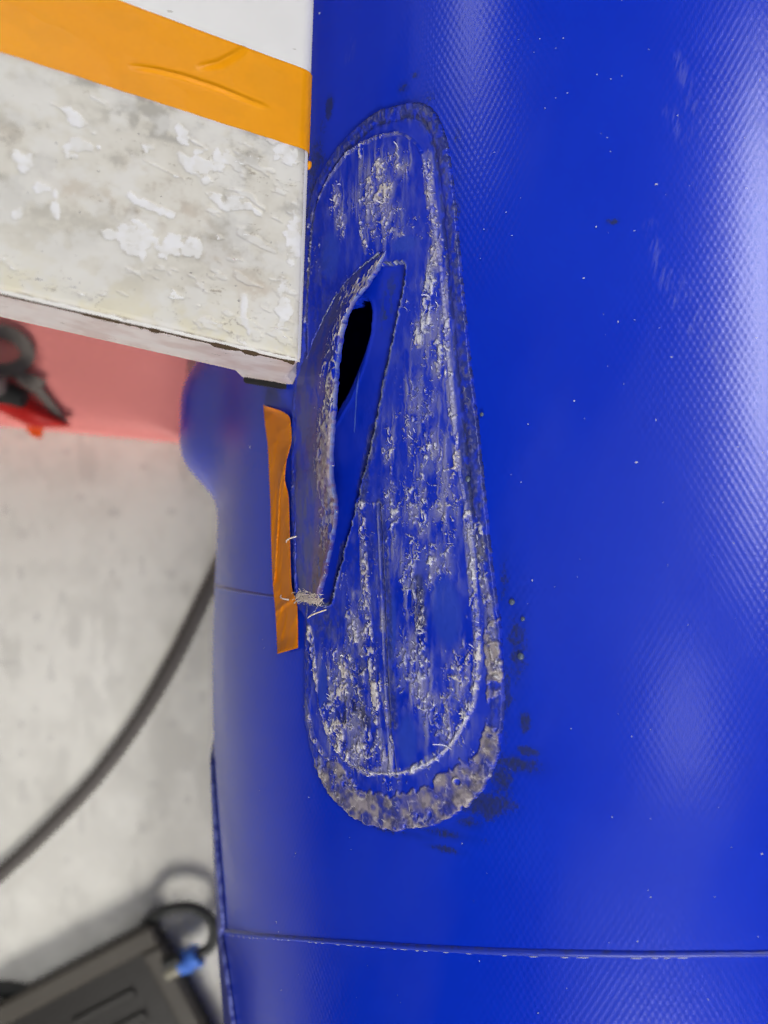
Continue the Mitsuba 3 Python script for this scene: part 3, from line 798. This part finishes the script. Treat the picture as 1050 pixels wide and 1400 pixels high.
scene["gelcoat"] = {"type": "twosided", "bsdf": {"type": "principled", "base_color": proc(gelcoat), "roughness": 0.38, "specular": 0.4}}
BEAM = "white_beam"
tag(BEAM, "white fibreglass beam end with grimy pitted top, resting against the blue tube", "boat beam")
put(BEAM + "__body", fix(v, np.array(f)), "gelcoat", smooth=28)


def beam_top(x, y):
    """Height of the beam's top with its rounded right and lower edges."""
    er, eb = right_x(y) - x, (y - low_y(x)) / math.hypot(1, ky)
    z = beam_z(x)
    for e_ in (er, eb):
        e_ = np.clip(e_, 0, FIL)
        z = z - (FIL - np.sqrt(np.maximum(FIL ** 2 - (FIL - e_) ** 2, 0)))
    return z


# grime film over the top face below the tape
GS = 0.0003
a_ = np.arange(0.0, 0.165, GS)[::-1]
b_ = np.arange(0.0, 0.0765, GS)
A, B = np.meshgrid(a_, b_, indexing="ij")
yy = e1[1] + B - 0.161 * 0
X = right_x(e1[1] + B) - A
Y = low_y(X) + B + 0.0004
X = right_x(Y) - A - 0.0003
mx, my = X * 1000, Y * 1000


def bblob(px, py, rx, ry, tilt=0.0):
    c, e_, d = on_beam(px, py), on_beam(px + rx, py), on_beam(px, py + ry)
    ra, rb = np.linalg.norm(e_ - c), np.linalg.norm(d - c)
    du, dy = X + WBX - c[0], Y + WBY - c[1]
    ct_, st_ = math.cos(tilt), math.sin(tilt)
    return np.exp(-(((du * ct_ + dy * st_) / ra) ** 2 + ((-du * st_ + dy * ct_) / rb) ** 2))


WBX = 0.007 * (f2(mx * 0.10, my * 0.10, 4, 68) - 0.5)
WBY = 0.007 * (f2(mx * 0.10, my * 0.10, 4, 69) - 0.5)
cut = np.zeros_like(X)
for b in [(190, 325, 44, 30, -0.15), (230, 340, 26, 22, 0), (155, 318, 20, 12, -0.3), (275, 225, 34, 22, 0), (250, 215, 18, 14, 0), (300, 215, 12, 16, 0), (203, 204, 8, 8, 0), (35, 225, 24, 22, 0), (110, 205, 26, 18, 0), (200, 282, 34, 10, -0.3), (235, 290, 20, 9, 0),
          (325, 280, 40, 14, -0.4), (262, 340, 26, 20, 0), (60, 260, 18, 16, 0), (395, 210, 22, 26, 0), (340, 430, 7, 34, 0.1), (100, 165, 30, 14, -0.3), (28, 300, 18, 14, 0), (400, 330, 14, 50, 0), (390, 420, 14, 40, 0), (80, 290, 8, 30, 0), (250, 180, 10, 20, 0.5)]:
    cut = np.maximum(cut, bblob(*b))
jag = f2(mx * 0.42, my * 0.42, 4, 71)
jag2 = f2(mx * 1.4, my * 1.4, 3, 72)
flake_n = f2((mx * 0.93 - my * 0.36) * 0.20, (mx * 0.36 + my * 0.93) * 0.42, 4, 73)
missing = sst(0.60, 0.64, cut * 0.50 + jag * 0.50 + jag2 * 0.12) * sst(0.08, 0.2, cut)
dd_ = np.clip((Y - low_y(X)) / 0.075, 0, 1)
right_k = sst(0.05, 0.012, right_x(Y) - X)
missing = np.maximum(missing, sst(0.67, 0.72, flake_n + 0.11 * right_k + 0.06 * sst(0.25, 0.02, dd_)))
film = f2(mx * 0.07, my * 0.09, 4, 74)
fine = f2(mx * 0.28, my * 0.28, 4, 75)
g1 = mixc(np.broadcast_to([0.64, 0.62, 0.56], X.shape + (3,)), (0.53, 0.505, 0.44), sst(0.35, 0.68, film * 0.65 + fine * 0.35))
brownish = np.clip(0.9 * bblob(180, 285, 40, 14, -0.4) + 0.8 * bblob(235, 265, 60, 16, -0.5) + 0.7 * bblob(300, 350, 40, 16, -0.3) + 0.7 * bblob(350, 395, 24, 22) + 0.5 * bblob(90, 260, 40, 20, -0.5) + 0.4 * bblob(20, 190, 40, 20), 0, 1)
g1 = mixc(g1, (0.45, 0.37, 0.285), brownish * sst(0.35, 0.6, fine) * 0.8)
g1 = mixc(g1, (0.38, 0.365, 0.325), 0.85 * sst(0.46, 0.60, film) * sst(0.1, 0.6, dd_) * sst(0.40, 0.62, fine))
yellow = sst(0.22, 0.0, dd_) * sst(0.3, 0.6, fine)
g1 = mixc(g1, (0.66, 0.62, 0.46), yellow * 0.7)
du_, dv_ = mx * 0.93 - my * 0.36, mx * 0.36 + my * 0.93
pit = np.abs(f2(du_ * 0.16 + 1.2 * jag, dv_ * 0.40 + 1.2 * jag, 3, 76) - 0.5)
pits = sst(0.020, 0.006, pit) * sst(0.50, 0.62, f2(mx * 0.10, my * 0.10, 3, 79) + 0.10 * right_k + 0.05 * sst(0.25, 0.0, dd_)) * sst(0.35, 0.6, fine)
g1 = mixc(g1, (0.30, 0.26, 0.20), pits * 0.7)
specks = sst(0.93, 0.955, n2(mx * 0.9, my * 0.9, 77)) * sst(0.45, 0.6, jag)
g1 = mixc(g1, (0.10, 0.09, 0.085), specks * 0.85)
edge_dirt = sst(0.0016, 0.0006, Y - low_y(X)) * sst(0.35, 0.55, f2(mx * 0.35, my * 0.35, 3, 78))
g1 = mixc(g1, (0.13, 0.09, 0.05), edge_dirt * 0.9)
white_c = mixc(np.broadcast_to([0.72, 0.72, 0.725], X.shape + (3,)), (0.67, 0.665, 0.645), sst(0.4, 0.7, fine))
thin = sst(0.40, 0.62, f2(mx * 0.16, my * 0.16, 5, 153)) * 0.55
g1 = mixc(g1, (0.67, 0.665, 0.64), thin)
gcol = mixc(g1, white_c, missing * (0.35 + 0.65 * sst(0.25, 0.75, cut)) * (0.6 + 0.4 * sst(0.35, 0.55, jag)))
rimd = missing * (1 - missing) * 4
gcol = mixc(gcol, (0.46, 0.41, 0.34), rimd * 0.25)
gh = 0.00006 + (1 - missing) * (0.00016 + 0.00012 * fine) - 0.00022 * pits - 0.0001 * rimd
tu, tv = on_beam(0, 72), on_beam(415, 205)
under = sst(-0.0010, 0.0002, Y - (tu[1] + (X - tu[0]) * (tv[1] - tu[1]) / (tv[0] - tu[0])))       # the film thins out under the tape
gz = beam_top(X, Y) + gh * (1 - 0.8 * under)
gz = np.where((A < 2 * GS) | (B < 2 * GS), gz - 0.0008, gz)
v = np.stack([X, Y, gz], -1).reshape(-1, 3)
f = grid_faces(*X.shape)
tr = v[f[:500]]
if np.cross(tr[:, 1] - tr[:, 0], tr[:, 2] - tr[:, 0])[:, 2].sum() < 0:
    f = f[:, ::-1]
put(BEAM + "__grime_film", (v, f), "vertex_matt", "grey flaking film of grime on the top of the beam", smooth=True, color=np.clip(gcol, 0, 1).reshape(-1, 3))

# chipped dark line under the top's lower edge
xs = np.linspace(e1[0] - 0.002, -0.16, 500)
wv = f2(xs * 300, xs * 0, 4, 81)
wid = 0.0005 + 0.0012 * sst(0.42, 0.7, wv) * sst(-0.11, -0.05, xs)
P = np.column_stack([xs, low_y(xs) - 0.0001, beam_z(xs) - FIL * 0.95 + 0.0003 * (wv - 0.5)])
diffuse("chip_brown", (0.075, 0.05, 0.03), 0.9, 0.1)
put(BEAM + "__edge_chip", tube(P, wid * 0.55, 6), "chip_brown", "dark chipped line along the lower edge of the beam", smooth=True)
# the foot under the end, and the black rubber it stands on
def foot(x0, x1, front, depth, z0, z1):
    """A block under the beam's end whose front follows the beam's lower edge; sizes before the beam's scale."""
    p = Polygon([(x0 + 0.004, yl(x0) + depth), (x0, yl(x0) - front), (x0 * 0.4 + x1 * 0.6, yl(x0 * 0.4 + x1 * 0.6) - front), (x1 - 0.0015, yl(x1) - front), (x1, yl(x1) + 0.002), (x1, yl(x1) + depth)])
    m_ = trimesh.creation.extrude_polygon(p.buffer(0.0005), z1 - z0, engine="earcut")
    m_.apply_translation([0, 0, z0 - 0.25])
    m_.apply_scale(KB)
    m_.apply_translation([0, 0, 0.25])
    return m_


def yl(x):
    return float(low_y(x * KB)) / KB


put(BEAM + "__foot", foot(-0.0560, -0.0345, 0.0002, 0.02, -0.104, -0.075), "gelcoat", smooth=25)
m = foot(-0.0552, -0.0352, 0.0022, 0.018, -0.1052, -0.1012)
diffuse("black_rubber", (0.012, 0.012, 0.013), 0.7)
put(BEAM + "__rubber_pad", m, "black_rubber", smooth=25)

# ------------------------------------------------------------------ orange tape across the beam
def orange(p, n, uv):
    a = mikit.fbm(p.x * 40, p.y * 40, p.z * 40, 3)
    b = mikit.fbm(p.x * 900, p.y * 900, p.z * 900, 2)
    c = dmix((0.74, 0.27, 0.002), (0.80, 0.33, 0.003), dr.clip(a * 0.7 + b * 0.3, 0, 1))
    return dmix(c, (0.45, 0.20, 0.02), 0.10 * dsmooth(0.50, 0.75, mikit.fbm(p.x * 110, p.y * 150, 4.0, 4)))


scene["orange_vinyl"] = {"type": "twosided", "bsdf": {"type": "principled", "base_color": proc(orange), "roughness": 0.4, "specular": 0.2}}
ta, tb = on_beam(155, 0), on_beam(418, 97)
tc, td = on_beam(0, 72), on_beam(415, 205)
sl_t, sl_b = (tb[1] - ta[1]) / (tb[0] - ta[0]), (td[1] - tc[1]) / (td[0] - tc[0])
aa = np.concatenate([np.arange(-0.010, 0, 0.0008), np.arange(0, 0.1, 0.0004), np.arange(0.1, 0.27, 0.004)])
bb = np.linspace(0, 1, 90)
A, B = np.meshgrid(aa, bb, indexing="ij")
Xr = td[0] - np.maximum(A, 0)
Yl, Yh = td[1] + sl_b * (Xr - td[0]), tb[1] + sl_t * (Xr - tb[0])
Yt = Yl + (Yh - Yl) * B + 0.0003 * (f2(Xr * 200, B * 2, 2, 91) - 0.5) * (np.abs(B - 0.5) > 0.45)
Xt = right_x(Yt) - np.maximum(A, 0)
wr = np.zeros_like(Xt)
for pts, w_, amp in [([(182, 92), (215, 97), (255, 107), (300, 122), (345, 140), (365, 147)], 0.0007, 0.0009), ([(275, 93), (300, 88), (322, 76), (336, 65)], 0.0009, 0.0010)]:
    d, t = seg_dist(Xt, Yt, np.array([on_beam(*p) for p in pts]))
    wr += amp * np.exp(-(d / w_) ** 2) * np.sin(np.pi * np.clip(t * 0.96 + 0.03, 0, 1)) ** 0.6
Zt = beam_top(Xt, Yt) + 0.00035 + wr + 0.00012 * (f2(Xt * 150, Yt * 150, 3, 92) - 0.5) + 0.00004 * (1 - np.abs(2 * f2(Xt * 55 + Yt * 30, Yt * 70, 3, 181) - 1)) ** 9
over = np.clip(-A, 0, None)
Xt = Xt + 0.00035 * sst(0.003, 0, A) - over * 0.18
Zt = np.where(A < 0, beam_z(right_x(Yt)) - FIL - over, Zt)
v, f = sheet(np.stack([Xt, Yt, Zt], -1), 0.00016, np.broadcast_to([0, 0, 1.0], Xt.shape + (3,)))
put("orange_tape", fix(v, f), "orange_vinyl", "wide orange tape stuck across the white beam, wrinkled near its right end", "tape", smooth=40)
sc_ = trimesh.creation.icosphere(2, radius=0.0013)
sc_.vertices *= (1 + 0.4 * (meshkit.noise(sc_.vertices * 900) - 0.5))[:, None]
scu = on_beam(417, 219)
sc_.apply_translation([scu[0] + 0.0006, scu[1], beam_z(scu[0]) - 0.004])
put("tape_crumb", sc_, "orange_vinyl", "tiny orange crumb on the beam's right edge, just below the wide tape", "crumb", smooth=True)

# ------------------------------------------------------------------ narrow orange tape on the tube, left of the flap
TL = np.array([(360, 553), (362, 578), (366, 610), (368, 650), (370, 700), (371, 750), (373, 800), (376, 830), (378, 865), (379, 894)], float)
TR = np.array([(362, 555), (396, 572), (398, 600), (391, 632), (389, 655), (394, 680), (396, 740), (398, 800), (406, 830), (407, 886)], float)
tt2 = np.linspace(0, 9, 200)
L2, R2 = PchipInterpolator(ii, TL)(tt2), PchipInterpolator(ii, TR)(tt2)
s2 = np.linspace(0, 1, 26)
p2 = L2[:, None] * (1 - s2)[None, :, None] + R2[:, None] * s2[None, :, None]
h2 = 0.0008 + 0.0009 * sst(0.4, 1, s2)[None] * (0.5 + n2(tt2 * 1.5, tt2 * 0, 93))[:, None] + 0.0016 * np.exp(-((tt2[:, None] - 3.6) / 0.9) ** 2) * sst(0.5, 1, s2)[None]
cr = np.abs(s2[None] - (0.9 - 0.28 * (tt2[:, None] - 3))) * (tt2[:, None] > 3) * (tt2[:, None] < 6) + (tt2[:, None] <= 3) + (tt2[:, None] >= 6)
h2 = h2 + 0.0003 * (1 - np.abs(2 * f2(tt2[:, None] * 1.1 + 1.5 * s2[None], s2[None] * 1.6 - tt2[:, None] * 0.3, 2, 180) - 1)) ** 6 + 0.0006 * np.exp(-(cr / 0.07) ** 2) + 0.0005 * np.exp(-((tt2[:, None] - 7.2 - 0.3 * s2[None]) / 0.12) ** 2) + 0.00005 * np.sin(tt2 * 60)[:, None] + 0.003 * sst(0.6, 0, tt2)[:, None] * s2[None] + 0.002 * sst(8.5, 9, tt2)[:, None] * (1 - s2)[None]
U2, Y2 = on_tube(p2[..., 0], p2[..., 1], h2)


def orange_dark(p, n, uv):
    a = mikit.fbm(p.x * 60, p.y * 60, p.z * 60, 3)
    return dmix((0.56, 0.155, 0.002), (0.66, 0.205, 0.002), a)


scene["orange_paper"] = {"type": "twosided", "bsdf": {"type": "principled", "base_color": proc(orange_dark), "roughness": 0.5, "specular": 0.3}}
v, f = sheet(surf(U2, Y2, h2), 0.00016, normal(U2))
put("orange_tape_strip", fix(v, f), "orange_paper", "narrow torn strip of orange tape stuck on the blue tube left of the flap", "tape", smooth=40)

# ------------------------------------------------------------------ behind and below: cable, red sheet, crate, hose
Zd = CAM_Z - FLOOR
diffuse("cable_grey", (0.085, 0.075, 0.068), 0.55)
pts = np.array([(-120, 1300), (0, 1196), (60, 1140), (130, 1066), (190, 985), (240, 900), (275, 828), (305, 765), (340, 680)], float)
P = ray_depth(pts[:, 0], pts[:, 1], Zd - 0.0052)
put("cable", tube(spline(P, 120), 0.0050, 14), "cable_grey", "grey rubber cable curving across the concrete floor", "cable", smooth=True)

diffuse("red_vinyl", (0.93, 0.30, 0.27), 0.42, 0.5)
diffuse("dark_red", (0.50, 0.015, 0.012), 0.45)
diffuse("print_grey", (0.20, 0.175, 0.155), 0.6)
diffuse("strap_black", (0.012, 0.012, 0.012), 0.7)
diffuse("tab_orange", (0.75, 0.10, 0.01), 0.5)
RED = "red_bag"
tag(RED, "flat red bag with dark printed lettering, lying on the floor under the white beam", "bag")
rd = Zd - 0.05
c4 = ray_depth(np.array([-190, 257, 246, -190]), np.array([330, 400, 601, 560]), rd)
n_, m_ = 60, 40
a, b = np.meshgrid(np.linspace(0, 1, n_), np.linspace(0, 1, m_), indexing="ij")
G = (c4[0] * (1 - a)[..., None] + c4[1] * a[..., None]) * (1 - b)[..., None] + (c4[3] * (1 - a)[..., None] + c4[2] * a[..., None]) * b[..., None]
G[..., 2] += 0.006 * (f2(G[..., 0] * 14, G[..., 1] * 14, 3, 95) - 0.5) - 0.008 * (np.maximum(np.abs(2 * a - 1), np.abs(2 * b - 1)) ** 8)
v, f = sheet(G, 0.04, np.broadcast_to([0, 0, 1.0], G.shape))
put(RED + "__body", fix(v, f), "red_vinyl", smooth=40)


def bag_z(px, py):
    p = ray_depth(px, py, rd)
    return p[..., :2], CAM_Z - rd + 0.004


ringp = LineString([tuple(ray_depth(x, y, rd)[:2]) for x, y in spline([(-60, 455), (-25, 452), (10, 456), (34, 470), (42, 486), (34, 500), (10, 508), (-25, 506), (-60, 500)], 40)])
m = trimesh.creation.extrude_polygon(ringp.buffer(0.0047, cap_style=2), 0.0008, engine="earcut")
m.apply_translation([0, 0, bag_z(0, 500)[1]])
put(RED + "__printed_letter", m, "print_grey", "thick grey curved printed letter on the bag")
bar = Polygon([tuple(ray_depth(x, y, rd)[:2]) for x, y in [(15, 508), (46, 512), (68, 524), (60, 530), (98, 580), (80, 574), (52, 540), (30, 526)]])
m = trimesh.creation.extrude_polygon(bar, 0.0008, engine="earcut")
m.apply_translation([0, 0, bag_z(0, 500)[1]])
put(RED + "__printed_letter_001", m, "print_grey")
fold = spline([(-60, 505), (0, 522), (35, 540), (62, 560), (95, 581)], 40)
fw = np.linspace(20, 2, 40)
s_ = np.linspace(0, 1, 14)
fold2 = spline([(-60, 560), (-10, 560), (20, 573), (50, 584), (96, 583)], 40)
G = ray_depth((fold[:, None, 0] * (1 - s_) + fold2[:, None, 0] * s_), (fold[:, None, 1] * (1 - s_) + fold2[:, None, 1] * s_), rd - 0.008)
G[..., 2] += 0.010 * np.sin(s_ * np.pi)[None] * np.linspace(1, 0.2, 40)[:, None] + 0.006 * (f2(G[..., 0] * 60, G[..., 1] * 60, 3, 96) - 0.5)
v, f = sheet(G, 0.003, np.broadcast_to([0, 0, 1.0], G.shape))
put(RED + "__corner_fold", fix(v, f), "dark_red", "folded glossy red corner of the bag", smooth=40)
P = ray_depth(np.array([-50, -10, 12, 34]), np.array([520, 531, 538, 546]), rd - 0.024)
put(RED + "__strap", tube(spline(P, 30), np.linspace(0.011, 0.006, 30), 10), "strap_black", smooth=True)
P = ray_depth(np.array([-60, -20, 4]), np.array([522, 524, 528]), rd - 0.038)
put(RED + "__buckle", tube(spline(P, 20), np.linspace(0.008, 0.006, 20), 10), "print_grey", smooth=True)
tabp = Polygon([tuple(ray_depth(x, y, Zd - 0.03)[:2]) for x, y in [(36, 577), (62, 577), (57, 600), (46, 597), (38, 588)]])
m = trimesh.creation.extrude_polygon(tabp, 0.003, engine="earcut")
m.apply_translation([0, 0, FLOOR + 0.030])
put(RED + "__pull_tab", m, "tab_orange")

# dark crate at the lower left
CR = "dark_tray"
tag(CR, "flat dark plastic tray with a raised brownish rim at the bottom left of the floor", "tray")
diffuse("crate_dark", (0.030, 0.028, 0.025), 0.5)
diffuse("crate_rim", (0.07, 0.062, 0.05), 0.5)
diffuse("crate_inner", (0.020, 0.018, 0.016), 0.4)
zt = 0.625
k0, k1, k2 = ray_depth(203, 1272, zt), ray_depth(0, 1379, zt), ray_depth(258, 1420, zt)
ax = (k1 - k0) / np.linalg.norm(k1 - k0)
ay = np.array([-ax[1], ax[0], 0])
if ay @ (k2 - k0) < 0:
    ay = -ay
M = np.eye(4)
M[:3, 0], M[:3, 1], M[:3, 2], M[:3, 3] = ax, ay, np.cross(ax, ay), k0
flip = np.cross(ax, ay)[2] < 0
LX, LY, HZ = 0.30, 0.22, CAM_Z - zt - FLOOR


def cr_box(lo, hi, bevel=0.002):
    lo, hi = np.array(lo, float), np.array(hi, float)
    if flip:
        lo[2], hi[2] = -hi[2], -lo[2]
    m = box(lo, hi, bevel)
    m.apply_transform(M)
    m.fix_normals()
    return m


W = 0.013
put(CR + "__wall", cr_box((0.001, 0.001, -HZ + 0.0005), (LX - 0.001, W - 0.003, -0.008)), "crate_dark", smooth=30)
put(CR + "__wall_001", cr_box((0.001, LY - W + 0.003, -HZ + 0.0005), (LX - 0.001, LY - 0.001, -0.008)), "crate_dark", smooth=30)
put(CR + "__wall_002", cr_box((0.001, W - 0.0028, -HZ + 0.0005), (W - 0.003, LY - W + 0.0028, -0.0082)), "crate_dark", smooth=30)
put(CR + "__wall_003", cr_box((LX - W + 0.003, W - 0.0028, -HZ + 0.0005), (LX - 0.001, LY - W + 0.0028, -0.0082)), "crate_dark", smooth=30)
put(CR + "__rim", cr_box((-0.002, -0.002, -0.0078), (LX + 0.002, W, 0)), "crate_rim", smooth=30)
put(CR + "__rim_001", cr_box((-0.002, W + 0.0002, -0.0078), (W, LY - W - 0.0002, -0.0004)), "crate_rim", smooth=30)
put(CR + "__rim_002", cr_box((-0.002, LY - W, -0.0078), (LX + 0.002, LY + 0.002, 0)), "crate_rim", smooth=30)
put(CR + "__rim_003", cr_box((LX - W, W + 0.0002, -0.0078), (LX + 0.002, LY - W - 0.0002, -0.0004)), "crate_rim", smooth=30)
put(CR + "__lid_panel", cr_box((W - 0.0025, W - 0.0025, -0.022), (LX - W + 0.0025, LY - W + 0.0025, -0.014)), "crate_inner", smooth=30)
for k in range(9):
    y_ = 0.035 + 0.018 * k
    put(CR + "__rib" + (f"_{k:03d}" if k else ""), cr_box((0.035, y_, -0.0139), (0.085, y_ + 0.006, -0.0115), 0.001), "crate_dark", smooth=30)

HS = "hose"
tag(HS, "black looped hose with a blue connector beside the dark tray", "hose")
P = np.vstack([ray_depth(196, 1274, 0.642), ray_depth(205, 1258, 0.638), ray_depth(228, 1244, 0.63), ray_depth(256, 1240, 0.63), ray_depth(281, 1250, 0.63), ray_depth(293, 1270, 0.63), ray_depth(290, 1290, 0.63), ray_depth(275, 1303, 0.63), ray_depth(264, 1309, 0.63)])
diffuse("hose_black", (0.03, 0.032, 0.03), 0.5)
diffuse("connector_blue", (0.08, 0.22, 0.75), 0.4)
diffuse("brass_dull", (0.30, 0.28, 0.20), 0.4)
put(HS + "__pipe", tube(spline(P, 90), 0.0038, 14), "hose_black", smooth=True)
P = np.vstack([ray_depth(272, 1304, 0.63), ray_depth(266, 1308, 0.63), ray_depth(252, 1316, 0.63), ray_depth(246, 1319, 0.63)])
put(HS + "__connector", tube(spline(P, 24), 0.0078 + 0.0008 * np.sin(np.linspace(0, 12, 24)), 18), "connector_blue", "bright blue ring of the hose connector", smooth=35)
P = np.vstack([ray_depth(250, 1317, 0.63), ray_depth(229, 1332, 0.63)])
put(HS + "__nozzle", tube(np.linspace(P[0], P[1], 8), 0.0055, 16), "brass_dull", smooth=40)
P = np.vstack([ray_depth(246, 1309, 0.622), ray_depth(225, 1318, 0.622)])
put(HS + "__clip", tube(np.linspace(P[0], P[1], 8), 0.0042, 12), "hose_black", smooth=40)
P = np.vstack([ray_depth(-60, 1352, Zd - 0.006), ray_depth(0, 1352, Zd - 0.006), ray_depth(30, 1356, Zd - 0.006), ray_depth(60, 1366, Zd - 0.006)])
put("black_lead", tube(spline(P, 40), 0.0055, 12), "hose_black", "short black lead lying behind the dark tray at the left edge", "cable", smooth=True)
